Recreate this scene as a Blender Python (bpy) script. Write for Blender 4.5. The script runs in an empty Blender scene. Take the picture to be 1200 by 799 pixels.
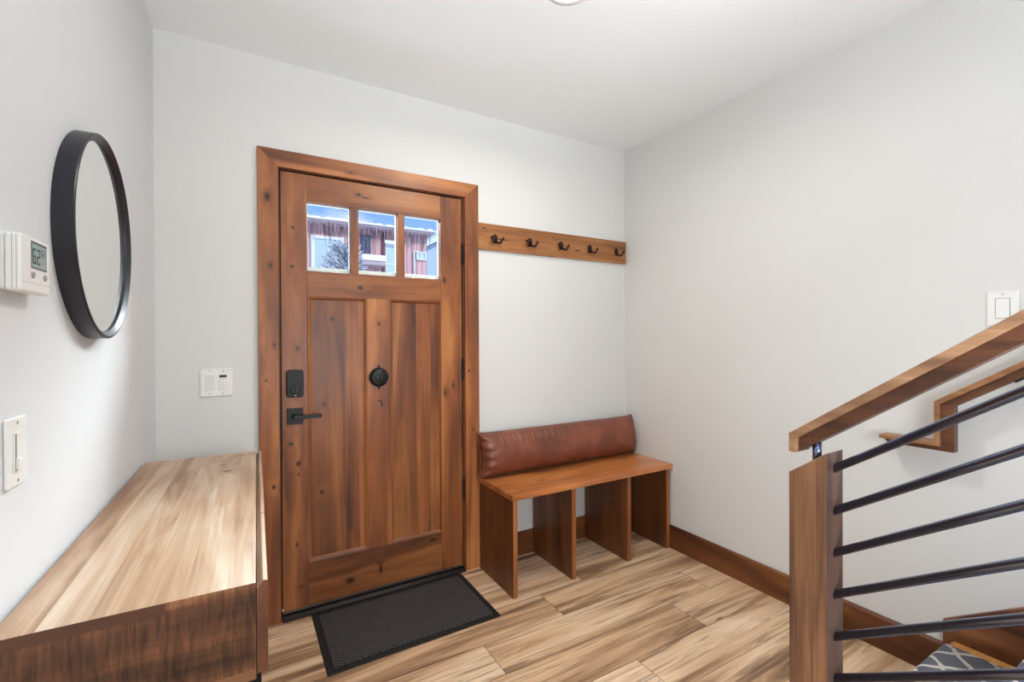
import bpy, bmesh, math, random
from mathutils import Vector, Matrix
random.seed(7)
PI = math.pi
scene = bpy.context.scene
COL = scene.collection

# ------------------------------------------------------------------ helpers
def srgb(r, g, b):
    def f(c):
        c /= 255.0
        return c / 12.92 if c <= 0.04045 else ((c + 0.055) / 1.055) ** 2.4
    return (f(r), f(g), f(b), 1.0)

class MB:
    """collects shapes, then links them as one mesh object"""
    def __init__(s):
        s.v = []; s.f = []; s.m = []; s.sm = []
    def add(s, verts, faces, mi=0, smooth=False):
        o = len(s.v)
        s.v += [tuple(p) for p in verts]
        for fc in faces:
            s.f.append(tuple(i + o for i in fc)); s.m.append(mi); s.sm.append(smooth)
    def box(s, x0, x1, y0, y1, z0, z1, mi=0):
        v = [(x0,y0,z0),(x1,y0,z0),(x1,y1,z0),(x0,y1,z0),(x0,y0,z1),(x1,y0,z1),(x1,y1,z1),(x0,y1,z1)]
        s.add(v, [(0,3,2,1),(4,5,6,7),(0,1,5,4),(1,2,6,5),(2,3,7,6),(3,0,4,7)], mi)
    def prism(s, pts, axis, a0, a1, mi=0, smooth=False):
        """2-D polygon extruded along axis (x: pts are (y,z); y: (x,z); z: (x,y))"""
        def p3(p, a):
            return (a, p[0], p[1]) if axis == 'x' else (p[0], a, p[1]) if axis == 'y' else (p[0], p[1], a)
        n = len(pts)
        v = [p3(p, a0) for p in pts] + [p3(p, a1) for p in pts]
        s.add(v, [tuple(range(n))[::-1], tuple(range(n, 2*n))], mi)
        s.add(v, [(i, (i+1) % n, n+(i+1) % n, n+i) for i in range(n)], mi, smooth)
    def tube(s, path, r, n=12, mi=0, caps=True, smooth=True):
        path = [Vector(p) for p in path]
        rs = r if isinstance(r, (list, tuple)) else [r]*len(path)
        rings = []
        up = None
        for i, p in enumerate(path):
            t = (path[min(i+1, len(path)-1)] - path[max(i-1, 0)]).normalized()
            if up is None:
                up = Vector((0,0,1)) if abs(t.z) < .9 else Vector((1,0,0))
            a = t.cross(up).normalized(); b = a.cross(t).normalized(); up = b
            rings.append([p + (a*math.cos(2*PI*k/n) + b*math.sin(2*PI*k/n))*rs[i] for k in range(n)])
        v = [q for rg in rings for q in rg]
        f = []
        for i in range(len(path)-1):
            for k in range(n):
                f.append((i*n+k, i*n+(k+1) % n, (i+1)*n+(k+1) % n, (i+1)*n+k))
        s.add(v, f, mi, smooth)
        if caps:
            s.add(rings[0], [tuple(range(n))], mi); s.add(rings[-1], [tuple(range(n))[::-1]], mi)
    def lathe(s, prof, centre, axis='y', n=32, mi=0, smooth=True, sx=1.0, sz=1.0):
        """prof: list of (radius, offset along axis)"""
        c = Vector(centre); v = []
        for r, h in prof:
            for k in range(n):
                a = 2*PI*k/n; p, q = r*math.cos(a)*sx, r*math.sin(a)*sz
                v.append(c + (Vector((p, h, q)) if axis == 'y' else Vector((h, p, q)) if axis == 'x' else Vector((p, q, h))))
        f = []
        for i in range(len(prof)-1):
            for k in range(n):
                f.append((i*n+k, i*n+(k+1) % n, (i+1)*n+(k+1) % n, (i+1)*n+k))
        s.add(v, f, mi, smooth)
        s.add(v[:n], [tuple(range(n))], mi); s.add(v[-n:], [tuple(range(n))[::-1]], mi)
    def build(s, name, mats, parent=None, bevel=0, seg=2, fix=True):
        me = bpy.data.meshes.new(name); me.from_pydata(s.v, [], s.f)
        for i, p in enumerate(me.polygons):
            p.material_index = s.m[i]; p.use_smooth = s.sm[i]
        if fix:
            bm = bmesh.new(); bm.from_mesh(me)
            bmesh.ops.remove_doubles(bm, verts=bm.verts, dist=1e-6)
            bmesh.ops.recalc_face_normals(bm, faces=bm.faces)
            bm.to_mesh(me); bm.free()
        for m in (mats if isinstance(mats, (list, tuple)) else [mats]): me.materials.append(m)
        o = bpy.data.objects.new(name, me); COL.objects.link(o)
        if parent: o.parent = parent
        if bevel:
            b = o.modifiers.new('Bevel', 'BEVEL'); b.width = bevel; b.segments = seg
            b.limit_method = 'ANGLE'; b.angle_limit = math.radians(40)
            b.harden_normals = False
        return o

def tag(o, label=None, cat=None, group=None, kind=None):
    if label: o['label'] = label
    if cat: o['category'] = cat
    if group: o['group'] = group
    if kind: o['kind'] = kind
    return o
def thing(name, label, cat, loc=(0,0,0), rotz=0, group=None, kind=None):
    o = bpy.data.objects.new(name, None); COL.objects.link(o)
    o.location = loc; o.rotation_euler = (0, 0, rotz); o.empty_display_size = .05
    return tag(o, label, cat, group, kind)

# ------------------------------------------------------------------ materials
class NT:
    def __init__(s, name):
        s.mat = bpy.data.materials.new(name); s.mat.use_nodes = True
        s.t = s.mat.node_tree; s.b = s.t.nodes['Principled BSDF']; s.out = s.t.nodes['Material Output']
    def n(s, ty, **kw):
        nd = s.t.nodes.new(ty)
        for k, v in kw.items(): setattr(nd, k, v)
        return nd
    def l(s, a, b): s.t.links.new(a, b)
    def val(s, sock, v):
        if hasattr(v, 'node'): s.l(v, sock)
        else: sock.default_value = v
    def math(s, op, a, b=0.0, c=None, clamp=False):
        nd = s.n('ShaderNodeMath', operation=op, use_clamp=clamp)
        s.val(nd.inputs[0], a); s.val(nd.inputs[1], b)
        if c is not None: s.val(nd.inputs[2], c)
        return nd.outputs[0]
    def mix(s, fac, a, b, blend='MIX'):
        nd = s.n('ShaderNodeMix', data_type='RGBA', blend_type=blend)
        s.val(nd.inputs[0], fac); s.val(nd.inputs[6], a); s.val(nd.inputs[7], b)
        return nd.outputs[2]
    def ramp(s, fac, stops, interp='LINEAR'):
        nd = s.n('ShaderNodeValToRGB'); nd.color_ramp.interpolation = interp
        e = nd.color_ramp.elements
        while len(e) < len(stops): e.new(0.5)
        for i, (p, c) in enumerate(stops): e[i].position = p; e[i].color = c
        s.l(fac, nd.inputs[0]); return nd.outputs[0]
    def coords(s): return s.n('ShaderNodeTexCoord').outputs['Object']
    def mapping(s, vec, scale=(1,1,1), loc=(0,0,0), rot=(0,0,0)):
        nd = s.n('ShaderNodeMapping'); s.l(vec, nd.inputs[0])
        nd.inputs['Scale'].default_value = scale; nd.inputs['Location'].default_value = loc
        nd.inputs['Rotation'].default_value = rot
        return nd.outputs[0]
    def noise(s, vec, scale=1, detail=3, rough=.5, dist=0):
        nd = s.n('ShaderNodeTexNoise'); s.l(vec, nd.inputs['Vector'])
        nd.inputs['Scale'].default_value = scale; nd.inputs['Detail'].default_value = detail
        nd.inputs['Roughness'].default_value = rough; nd.inputs['Distortion'].default_value = dist
        return nd.outputs['Fac']
    def bump(s, h, strength=.2, dist=.01):
        nd = s.n('ShaderNodeBump'); nd.inputs['Strength'].default_value = strength
        nd.inputs['Distance'].default_value = dist; s.l(h, nd.inputs['Height'])
        s.l(nd.outputs[0], s.b.inputs['Normal'])
    def set(s, color=None, rough=None, metal=None, spec=None, coat=None):
        if color is not None: s.val(s.b.inputs['Base Color'], color)
        if rough is not None: s.val(s.b.inputs['Roughness'], rough)
        if metal is not None: s.b.inputs['Metallic'].default_value = metal
        if spec is not None: s.b.inputs['Specular IOR Level'].default_value = spec
        if coat is not None:
            s.b.inputs['Coat Weight'].default_value = coat; s.b.inputs['Coat Roughness'].default_value = .25

def simple(name, color, rough=.5, metal=0, spec=.5, var=.06, scale=30, bump=0.0):
    t = NT(name); v = t.coords()
    n = t.noise(v, scale, 3)
    lo = tuple(c*(1-var) for c in color[:3])+(1,); hi = tuple(min(1, c*(1+var)) for c in color[:3])+(1,)
    t.set(t.mix(n, lo, hi), rough, metal, spec)
    if bump: t.bump(n, bump, .002)
    return t.mat

def grain_scale(axis, along, cross):
    return {'x': (along, cross, cross), 'y': (cross, along, cross), 'z': (cross, cross, along)}[axis]

def wood(name, axis, dark, mid, light, seed=0, cross=9, along=.9, fine=170, rough=.38, blotch=.35,
         knots=(), boards=None, curl=0.0, bumpk=.06, spec=.5, coat=0.0, board_var=.3, knot_col=(30,13,7), knot_plane=('x','z')):
    t = NT(name); co = t.coords()
    vec = co
    off = (seed*3.17 % 50, seed*7.31 % 50, seed*1.93 % 50)
    sep = t.n('ShaderNodeSeparateXYZ'); t.l(co, sep.inputs[0])
    ax = {'x': sep.outputs[0], 'y': sep.outputs[1], 'z': sep.outputs[2]}
    kmask = None; warp = None
    if knots: kjit = t.math('ADD', .35, t.math('MULTIPLY', t.noise(co, 160, 3, .7), 1.6))
    for (ka, kb, ra, rb) in knots:
        da = t.math('DIVIDE', t.math('SUBTRACT', ax[knot_plane[0]], ka), ra)
        db = t.math('DIVIDE', t.math('SUBTRACT', ax[knot_plane[1]], kb), rb)
        d2 = t.math('ADD', t.math('MULTIPLY', da, da), t.math('MULTIPLY', db, db))
        dj = t.math('MULTIPLY', d2, kjit); m = t.math('POWER', 2.718, t.math('MULTIPLY', t.math('MULTIPLY', dj, dj), -3.0))
        w = t.math('POWER', 2.718, t.math('MULTIPLY', d2, -.16))
        kmask = m if kmask is None else t.math('MAXIMUM', kmask, m)
        warp = w if warp is None else t.math('MAXIMUM', warp, w)
    if warp is not None:
        sh = t.math('MULTIPLY', warp, .016)
        cmb = t.n('ShaderNodeCombineXYZ')
        for i in range(3): t.l(sh, cmb.inputs[i])
        va = t.n('ShaderNodeVectorMath', operation='ADD'); t.l(co, va.inputs[0]); t.l(cmb.outputs[0], va.inputs[1])
        vec = va.outputs[0]
    bshade = None
    if boards:
        bax, bw, blen, lax = boards
        row = t.math('FLOOR', t.math('DIVIDE', ax[bax], bw))
        wn0 = t.n('ShaderNodeTexWhiteNoise', noise_dimensions='1D'); t.l(t.math('ADD', row, seed*1.7), wn0.inputs['W'])
        colm = t.math('FLOOR', t.math('ADD', t.math('DIVIDE', ax[lax], blen), t.math('MULTIPLY', wn0.outputs[0], 3.0)))
        wn = t.n('ShaderNodeTexWhiteNoise', noise_dimensions='2D')
        cc = t.n('ShaderNodeCombineXYZ'); t.l(row, cc.inputs[0]); t.l(colm, cc.inputs[1]); t.l(cc.outputs[0], wn.inputs['Vector'])
        bshade = wn.outputs['Value']
        va = t.n('ShaderNodeVectorMath', operation='ADD'); t.l(vec, va.inputs[0])
        sc = t.n('ShaderNodeVectorMath', operation='SCALE'); t.l(wn.outputs['Color'], sc.inputs[0]); sc.inputs['Scale'].default_value = 9
        t.l(sc.outputs[0], va.inputs[1]); vec = va.outputs[0]
    v1 = t.mapping(vec, grain_scale(axis, along, cross), off)
    n1 = t.noise(v1, 1.0, 5, .55, .9)
    v2 = t.mapping(vec, grain_scale(axis, 2.2, fine), off)
    n2 = t.noise(v2, 1.0, 4, .6, .2)
    v3 = t.mapping(vec, grain_scale(axis, 1.6, 3.6), off)
    n3 = t.noise(v3, 1.0, 3, .5, .5)
    g = t.math('ADD', t.math('MULTIPLY', n1, 1-blotch), t.math('MULTIPLY', n3, blotch))
    if bshade is not None:
        g = t.math('ADD', g, t.math('MULTIPLY', t.math('SUBTRACT', bshade, .5), board_var))
    c = t.ramp(g, [(.34, dark), (.50, mid), (.67, light)])
    f = t.math('ADD', .62, t.math('MULTIPLY', n2, .74))
    if curl:
        v4 = t.mapping(vec, {'x': (78, 9, 9), 'y': (9, 78, 9), 'z': (9, 9, 78)}[axis], off, (0, .35, 0))
        n4 = t.noise(v4, 1.0, 2, .5, 1.5)
        n4 = t.math('MULTIPLY_ADD', n4, 3.2, -1.1, clamp=True)
        f = t.math('MULTIPLY', f, t.math('ADD', 1-curl*.5, t.math('MULTIPLY', n4, curl)))
    cm = t.n('ShaderNodeCombineXYZ')
    for i in range(3): t.l(f, cm.inputs[i])
    c = t.mix(1.0, c, cm.outputs[0], 'MULTIPLY')
    if kmask is not None:
        halo = t.math('MULTIPLY', t.math('POWER', warp, 5.0), .38)
        c = t.mix(halo, c, dark)
        c = t.mix(t.math('MULTIPLY', kmask, .95, clamp=True), c, srgb(*knot_col))
    t.set(c, t.math('ADD', rough-.06, t.math('MULTIPLY', n2, .12)), 0, spec, coat)
    t.bump(n2, bumpk, .003)
    return t.mat

def kn(*pts):  # knots
    return tuple(pts)

# room constants (metres) ------------------------------------------------------
XR, YB, H = 2.268, 2.3585, 2.5486
XL = -.3057
YAW = math.radians(1.29)          # the left wall runs a touch off square
YREAR = -2.45
CF = 2.3375                        # casing face
YD = 2.362                         # door slab face

# door wood palette
D, M, L = srgb(76,40,22), srgb(138,80,42), srgb(182,118,66)
def doorwood(name, axis, seed, knots=(), k=1.0, **kw):
    sc = lambda c: tuple(min(1, x*k) for x in c[:3])+(1,)
    return wood(name, axis, sc(D), sc(M), sc(L), seed, knots=knots, **kw)

# ------------------------------------------------------------------ room shell
def plaster(name, col, seed=0, b=.10):
    t = NT(name); v = t.coords()
    n = t.noise(t.mapping(v, (1,1,1), (seed*3.3, seed, 0)), 5.5, 6, .62, .4)
    n2 = t.noise(t.mapping(v, (1,1,1), (seed, 5, 0)), 1.3, 2)
    nb = t.math('ADD', t.math('MULTIPLY', n, .7), t.math('MULTIPLY', t.noise(v, 32, 3, .6), .18))
    lo = tuple(c*.955 for c in col[:3])+(1,)
    t.set(t.mix(t.math('ADD', t.math('MULTIPLY', n, .5), t.math('MULTIPLY', n2, .5)), lo, col), .62, 0, .25)
    t.bump(nb, b, .02)
    return t.mat
wall_mat = plaster('wall plaster', srgb(219,219,216), 0)
wall_mat_l = plaster('left wall plaster', srgb(217,219,221), 3)
ceil_mat = plaster('ceiling paint', srgb(236,239,240), 6, .04)

def plane_obj(name, verts, mat, label, cat):
    m = MB(); m.add(verts, [(0,1,2,3)])
    return tag(m.build(name, mat, fix=False), label, cat, kind='structure')

# back wall with door opening (solid, 0.16 thick)
OX0, OX1, OZ = .128, 1.0785, 2.074
m = MB()
m.box(XL-.25, OX0, YB, YB+.16, 0, H)
m.box(OX1, XR+.2, YB, YB+.16, 0, H)
m.box(OX0, OX1, YB, YB+.16, OZ, H)
tag(m.build('wall_back', wall_mat), 'off-white plaster wall holding the wooden front door', 'wall', kind='structure')
m = MB(); m.box(XR, XR+.15, YREAR, YB, 0, H)
tag(m.build('wall_right', wall_mat), 'off-white plaster wall beside the stairs', 'wall', kind='structure')
# left wall: local frame, x = into the room, y = along the wall (0 at the back corner)
LW = lambda x, y, z=0: (XL + x*math.cos(YAW) + y*math.sin(YAW), YB - x*math.sin(YAW) + y*math.cos(YAW), z)
m = MB(); m.box(-.15, 0, -5.0, .05, 0, H)
o = m.build('wall_left', wall_mat_l); o.location = LW(0,0); o.rotation_euler.z = -YAW
tag(o, 'off-white plaster wall with the round mirror on it', 'wall', kind='structure')
m = MB(); m.box(XL-.3, XR+.15, YREAR-.15, YREAR, 0, H)
tag(m.build('wall_rear', wall_mat), 'plain off-white wall behind the viewer', 'wall', kind='structure')
m = MB(); m.box(XL-.3, XR+.15, YREAR-.15, YB+.16, H, H+.12)
tag(m.build('ceiling', ceil_mat), 'smooth off-white ceiling with a recessed light', 'ceiling', kind='structure')

# floor: wood-look planks 1.2 x 0.195 running along X, in one mesh
t = NT('floor planks'); co = t.coords()
att = t.n('ShaderNodeAttribute', attribute_name='seed'); sd = att.outputs['Vector']
va = t.n('ShaderNodeVectorMath', operation='ADD'); t.l(co, va.inputs[0]); t.l(sd, va.inputs[1]); pv = va.outputs[0]
big = t.noise(t.mapping(pv, (.75, 7.5, 1)), 1.0, 5, .55, 1.3)
mid = t.noise(t.mapping(pv, (1.5, 22, 1), (3,1,0)), 1.0, 5, .6, 1.0)
fine = t.noise(t.mapping(pv, (4, 120, 1)), 1.0, 4, .6)
sepS = t.n('ShaderNodeSeparateXYZ'); t.l(sd, sepS.inputs[0])
tone = t.math('FRACT', sepS.outputs[2])
c = t.ramp(t.math('ADD', big, t.math('MULTIPLY', t.math('SUBTRACT', tone, .5), .16)),
           [(.30, srgb(112,84,62)), (.40, srgb(166,130,98)), (.50, srgb(206,170,134)), (.66, srgb(230,202,170))])
streak = t.ramp(mid, [(.36, (1,1,1,1)), (.44, (0,0,0,1))])
c = t.mix(t.math('MULTIPLY', streak, .50), c, srgb(112,82,60))
streak2 = t.ramp(t.noise(t.mapping(pv, (.9, 30, 1), (8,4,0)), 1.0, 3, .5, 1.6), [(.36, (1,1,1,1)), (.41, (0,0,0,1))])
c = t.mix(t.math('MULTIPLY', streak2, .6), c, srgb(92,66,48))
# knots inside planks
vor = t.n('ShaderNodeTexVoronoi', feature='F1'); t.l(t.mapping(pv, (2.2, 5.0, 1)), vor.inputs['Vector']); vor.inputs['Scale'].default_value = 1.0
kmsk = t.ramp(vor.outputs['Distance'], [(.03, (1,1,1,1)), (.085, (0,0,0,1))])
c = t.mix(t.math('MULTIPLY', kmsk, .8), c, srgb(70,46,30))
cm = t.n('ShaderNodeCombineXYZ'); f = t.math('ADD', .66, t.math('MULTIPLY', fine, .68))
for i in range(3): t.l(f, cm.inputs[i])
c = t.mix(1.0, c, cm.outputs[0], 'MULTIPLY')
t.set(c, t.math('ADD', .36, t.math('MULTIPLY', fine, .12)), 0, .4)
t.bump(t.math('ADD', t.math('MULTIPLY', fine, .5), t.math('MULTIPLY', mid, .5)), .10, .004)
floor_mat = t.mat
grout = simple('plank joint', srgb(104,80,60), .8)
m = MB(); seeds = []
m.box(XL-.3, XR+.1, YREAR-.1, YB+.16, -.08, -.0025, 1)
seeds += [(0,0,0)]*24
w = .195; y0 = 1.93 - 40*w
known = {1.735: 1.28, 1.54: .864, 1.345: 1.777, 1.15: 1.351, 1.93: 1.55, 2.125: .95}
rs = random.Random(11)
i = 0
G = .0013
while y0 + i*w < YB:
    ya = y0 + i*w
    if ya + w > YREAR:
        j = rs.random()*1.2
        for k, v in known.items():
            if abs(k-ya) < .02: j = v
        x = j - 1.2*math.ceil((j + .8)/1.2)
        while x < XR:
            xa, xb = max(x, XL-.25), min(x+1.2, XR+.05)
            if xb > xa + .02:
                m.add([(xa+G,max(ya,YREAR-.1)+G,0),(xb-G,max(ya,YREAR-.1)+G,0),(xb-G,min(ya+w,YB+.1)-G,0),(xa+G,min(ya+w,YB+.1)-G,0)], [(0,1,2,3)], 0)
                seeds += [(rs.uniform(0,40), rs.uniform(0,40), rs.uniform(0,9))]*4
            x += 1.2
    i += 1
fl = m.build('floor', [floor_mat, grout], fix=False)
at = fl.data.attributes.new('seed', 'FLOAT_VECTOR', 'CORNER')
at.data.foreach_set('vector', [q for s_ in seeds for q in s_])
tag(fl, 'tan wood-look plank floor with dark streaks', 'floor', kind='structure')

# ------------------------------------------------------------------ baseboards and trim
bb = lambda n, ax, s: doorwood(n, ax, s, k=.56, rough=.42)
def bb_profile(face, back):  # (offset, z)
    return [(back, 0), (face, 0), (face, .128), (face + (back-face)*.45, .137), (back, .137)]
m = MB(); m.prism([(p, z) for p, z in bb_profile(XR-.015, XR-.0002)], 'y', .6845, YB-.0155)
tag(m.build('baseboard_right', bb('baseboard wood right', 'y', 5)), 'dark stained wood baseboard along the stair wall', 'baseboard', kind='structure')
m = MB(); m.prism([(p, z) for p, z in bb_profile(YB-.015, YB-.0002)], 'x', 1.1475, XR-.0002)
tag(m.build('baseboard_back', bb('baseboard wood back', 'x', 6)), 'dark stained wood baseboard behind the bench', 'baseboard', kind='structure')
m = MB(); m.prism([(p, z) for p, z in bb_profile(YB-.015, YB-.0002)], 'x', XL+.001, .0615)
tag(m.build('baseboard_left', bb('baseboard wood left', 'x', 8)), 'short dark wood baseboard left of the door', 'baseboard', kind='structure')

# casing: mitred frame
cx0, cxi0, cxi1, cx1, czi, cz1 = .0622, .1438, 1.0632, 1.1468, 2.0625, 2.1405
CASK = dict(rough=.4)
m = MB(); m.prism([(cx0,0),(cxi0,0),(cxi0,czi),(cx0,cz1)], 'y', CF, YB)
tag(m.build('trim_1', doorwood('casing left wood', 'z', 11, k=1.05, knots=kn((.1,1.92,.016,.03),(.112,1.615,.008,.012),(.125,1.26,.007,.012),(.118,.62,.010,.014),(.09,1.1,.006,.01)), **CASK), bevel=.0012),
    'brown stained wood casing along the left side of the door', 'door casing', kind='structure')
m = MB(); m.prism([(cx1,0),(cxi1,0),(cxi1,czi),(cx1,cz1)], 'y', CF, YB)
tag(m.build('trim_2', doorwood('casing right wood', 'z', 12, k=1.15, knots=kn((1.075,1.80,.006,.012),(1.085,1.105,.008,.012),(1.11,.78,.006,.012)), **CASK), bevel=.0012),
    'brown stained wood casing along the hinge side of the door', 'door casing', kind='structure')
m = MB(); m.prism([(cx0,cz1),(cx1,cz1),(cxi1,czi),(cxi0,czi)], 'y', CF, YB)
tag(m.build('trim_3', doorwood('casing head wood', 'x', 13, k=1.1, knots=kn((.46,2.09,.008,.005)), **CASK), bevel=.0012),
    'brown stained wood casing across the top of the door', 'door casing', kind='structure')
# jamb lining + stop
jm = doorwood('shaded jamb wood', 'z', 14, k=.30, rough=.6)  # colour darkened to carry the shade in the gap round the door
m = MB()
m.box(OX0, .1502, YB-.0008, YB+.16, 0, OZ); m.box(1.0570, OX1, YB-.0008, YB+.16, 0, OZ)
m.box(.1502, 1.0570, YB-.0008, YB+.16, 2.0585, OZ)
m.box(.1502, .162, YB+.055, YB+.16, 0, 2.0585); m.box(1.046, 1.0570, YB+.055, YB+.16, 0, 2.0585)
m.box(.162, 1.046, YB+.055, YB+.16, 2.046, 2.0585)
tag(m.build('trim_4', jm), 'wood jamb lining around the front door', 'door jamb', kind='structure')
bronze = simple('dark bronze threshold', srgb(38,33,31), .38, .7, .5)
m = MB(); m.prism([(2.330,0),(2.330,.008),(2.345,.018),(2.41,.021),(2.51,.021),(2.51,0)], 'x', .1505, 1.0565)
tag(m.build('trim_5', bronze, bevel=.001), 'dark metal threshold under the front door', 'threshold', kind='structure')

# ------------------------------------------------------------------ the front door
SX0, SX1, SZ0, SZ1 = .1540, 1.0535, .026, 2.0545
DT = .045
gx = [(.2655,.4637),(.5003,.6962),(.7322,.9298)]; gz0, gz1 = 1.604, 1.929
px = [(.2680,.5385),(.6562,.9360)]; pz0, pz1 = .2340, 1.4840
dv = [doorwood('door stile wood', 'z', 21, knots=kn((.205,1.80,.008,.01),(.2,1.62,.012,.010),(.222,1.24,.010,.016),(.19,.80,.014,.012),(.222,.705,.013,.014),(.222,.655,.006,.007),(.213,.33,.007,.011),(.232,.13,.008,.010),(.95,1.6,.01,.02),(.955,.99,.007,.014),(1.0,1.03,.006,.01))),
      doorwood('door rail wood', 'x', 22, k=.92, knots=kn((.50,1.995,.022,.011),(.535,1.985,.028,.006),(.507,1.537,.018,.014),(.88,.205,.038,.010),(.60,.12,.012,.03))),
      None,
      doorwood('door mullion wood', 'z', 23, k=1.08, knots=kn((.597,1.36,.009,.013),(.61,.955,.007,.020),(.60,.97,.016,.006)))]
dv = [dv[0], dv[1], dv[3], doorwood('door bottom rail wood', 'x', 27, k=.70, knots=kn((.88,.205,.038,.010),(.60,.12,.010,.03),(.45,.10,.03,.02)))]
m = MB()
m.box(SX0, gx[0][0], YD, YD+DT, SZ0, SZ1, 0); m.box(gx[2][1], SX1, YD, YD+DT, SZ0, SZ1, 0)
m.box(gx[0][0], gx[2][1], YD, YD+DT, gz1, SZ1, 1)
m.box(gx[0][0], gx[2][1], YD, YD+DT, pz1, gz0, 1)
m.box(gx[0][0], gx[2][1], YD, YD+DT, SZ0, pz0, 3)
m.box(gx[0][1], gx[1][0], YD, YD+DT, gz0, gz1, 2); m.box(gx[1][1], gx[2][0], YD, YD+DT, gz0, gz1, 2)
m.box(px[0][1], px[1][0], YD, YD+DT, pz0, pz1, 2)
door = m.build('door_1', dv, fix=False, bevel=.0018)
tag(door, 'knotty brown wood front door with three small panes', 'door', kind='structure')
pw = [doorwood('door panel wood dark', 'z', 31, k=.80, knots=kn((.375,1.38,.012,.012),(.34,.97,.010,.009),(.325,.55,.012,.014),(.79,1.38,.007,.012))),
      doorwood('door panel wood mid', 'z', 32, k=.95), doorwood('door panel wood light', 'z', 33, k=1.15, knots=kn((.905,1.1,.008,.012),(.9,.70,.008,.012)))]
for (a, b), bl in zip(px, ([(0,.62,0),(.62,.86,1),(.86,1,2)], [(0,.50,0),(.50,.78,2),(.78,1,1)])):
    m = MB()
    for u, v, k in bl: m.box(a+(b-a)*u, a+(b-a)*v, YD+.0165, YD+.034, pz0, pz1, k)
    p = m.build('door_panel', pw, door, fix=False)
    # sloped sticking around the panel
    m = MB(); s = .0135
    ring0 = [(a,pz0),(b,pz0),(b,pz1),(a,pz1)]; ring1 = [(a+s,pz0+s),(b-s,pz0+s),(b-s,pz1-s),(a+s,pz1-s)]
    ringm = [(a+.35*s,pz0+.35*s),(b-.35*s,pz0+.35*s),(b-.35*s,pz1-.35*s),(a+.35*s,pz1-.35*s)]
    for k in range(4):
        j = (k+1) % 4
        A, B, C_, E_ = ring0[k], ring0[j], ring1[j], ring1[k]
        mA, mB = ringm[k], ringm[j]
        m.add([(A[0],YD+.004,A[1]),(B[0],YD+.004,B[1]),(mB[0],YD+.0050,mB[1]),(mA[0],YD+.0050,mA[1]),
               (C_[0],YD+.0166,C_[1]),(E_[0],YD+.0166,E_[1])], [(0,1,2,3),(3,2,4,5)], 0 if k % 2 else 1)
    m.build('panel_moulding', [doorwood('moulding wood v', 'z', 36, k=1.0), doorwood('moulding wood h', 'x', 37, k=1.1)], p)
# panes
t = NT('window glass')
tr = t.n('ShaderNodeBsdfTransparent'); gl = t.n('ShaderNodeBsdfGlossy'); gl.inputs['Roughness'].default_value = .02
tr.inputs[0].default_value = (.97,.985,.98,1)
fr = t.n('ShaderNodeFresnel'); fr.inputs['IOR'].default_value = 1.12
mx = t.n('ShaderNodeMixShader'); t.l(fr.outputs[0], mx.inputs[0]); t.l(tr.outputs[0], mx.inputs[1]); t.l(gl.outputs[0], mx.inputs[2])
t.l(mx.outputs[0], t.out.inputs[0])
glass = t.mat
white_vinyl = simple('white glazing bead', srgb(206,205,200), .5)
for a, b in gx:
    m = MB(); m.box(a, b, YD+.0225, YD+.0265, gz0, gz1)
    g = m.build('glass_pane', glass, door)
    m = MB(); e = .0045
    for y0_, y1_ in ((YD+.0275, YD+DT-.006),):
        m.box(a, a+e, y0_, y1_, gz0, gz1); m.box(b-e, b, y0_, y1_, gz0, gz1)
        m.box(a+e, b-e, y0_, y1_, gz1-e, gz1); m.box(a+e, b-e, y0_, y1_, gz0, gz0+.022)
    f_ = m.build('glazing_bead', white_vinyl, g); f_['label'] = 'white glazing bead'
# hardware
black = simple('black hardware', srgb(24,24,25), .38, .3, .5, .1)
black_m = simple('matte black hardware', srgb(20,20,22), .5, .1, .5, .1)
steel = simple('brushed steel', srgb(150,150,150), .3, 1, .5)
# deadbolt: rounded interior escutcheon with thumb turn
def rrect(x0, x1, z0, z1, r, n=6):
    pts = []
    for cx, cz, a0 in ((x1-r,z1-r,0),(x0+r,z1-r,90),(x0+r,z0+r,180),(x1-r,z0+r,270)):
        for k in range(n+1):
            a = math.radians(a0+90*k/n); pts.append((cx+r*math.cos(a), cz+r*math.sin(a)))
    return pts
m = MB(); m.prism(rrect(.1735,.2445,1.0165,1.1425,.014), 'y', YD-.026, YD-.0002, smooth=False)
d = m.build('deadbolt', black_m, door, bevel=.004, seg=3); d['label'] = 'black deadbolt cover'
m = MB(); m.lathe([(.0205,0),(.0205,-.004),(.017,-.006)], (.209,YD-.026,1.052), 'y', 28)
m.box(.2055,.2125,YD-.046,YD-.030,1.034,1.070)
m.build('thumb_turn', black, d, bevel=.0012)
m = MB(); m.box(.2045,.2135,YD-.0266,YD-.0262,1.0235,1.0275); m.build('status_light', simple('small pale mark', srgb(190,190,188), .4), d)
# lever on square rose
m = MB(); m.box(.1755,.2435,YD-.010,YD-.0002,.8910,.9650)
hd = m.build('door_handle', black, door, bevel=.002); hd['label'] = 'black lever handle on square rose'
m = MB(); m.lathe([(.0125,0),(.0115,-.030),(.0115,-.040)], (.2095,YD-.010,.928), 'y', 20)
m.box(.198,.318,YD-.058,YD-.046,.919,.937)
m.build('lever', black, hd, bevel=.002)
# strike plate on the jamb edge
m = MB(); m.box(.1435,.1500,CF-.0006,CF+.012,.888,.962); m.build('latch_plate', black, door)
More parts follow.
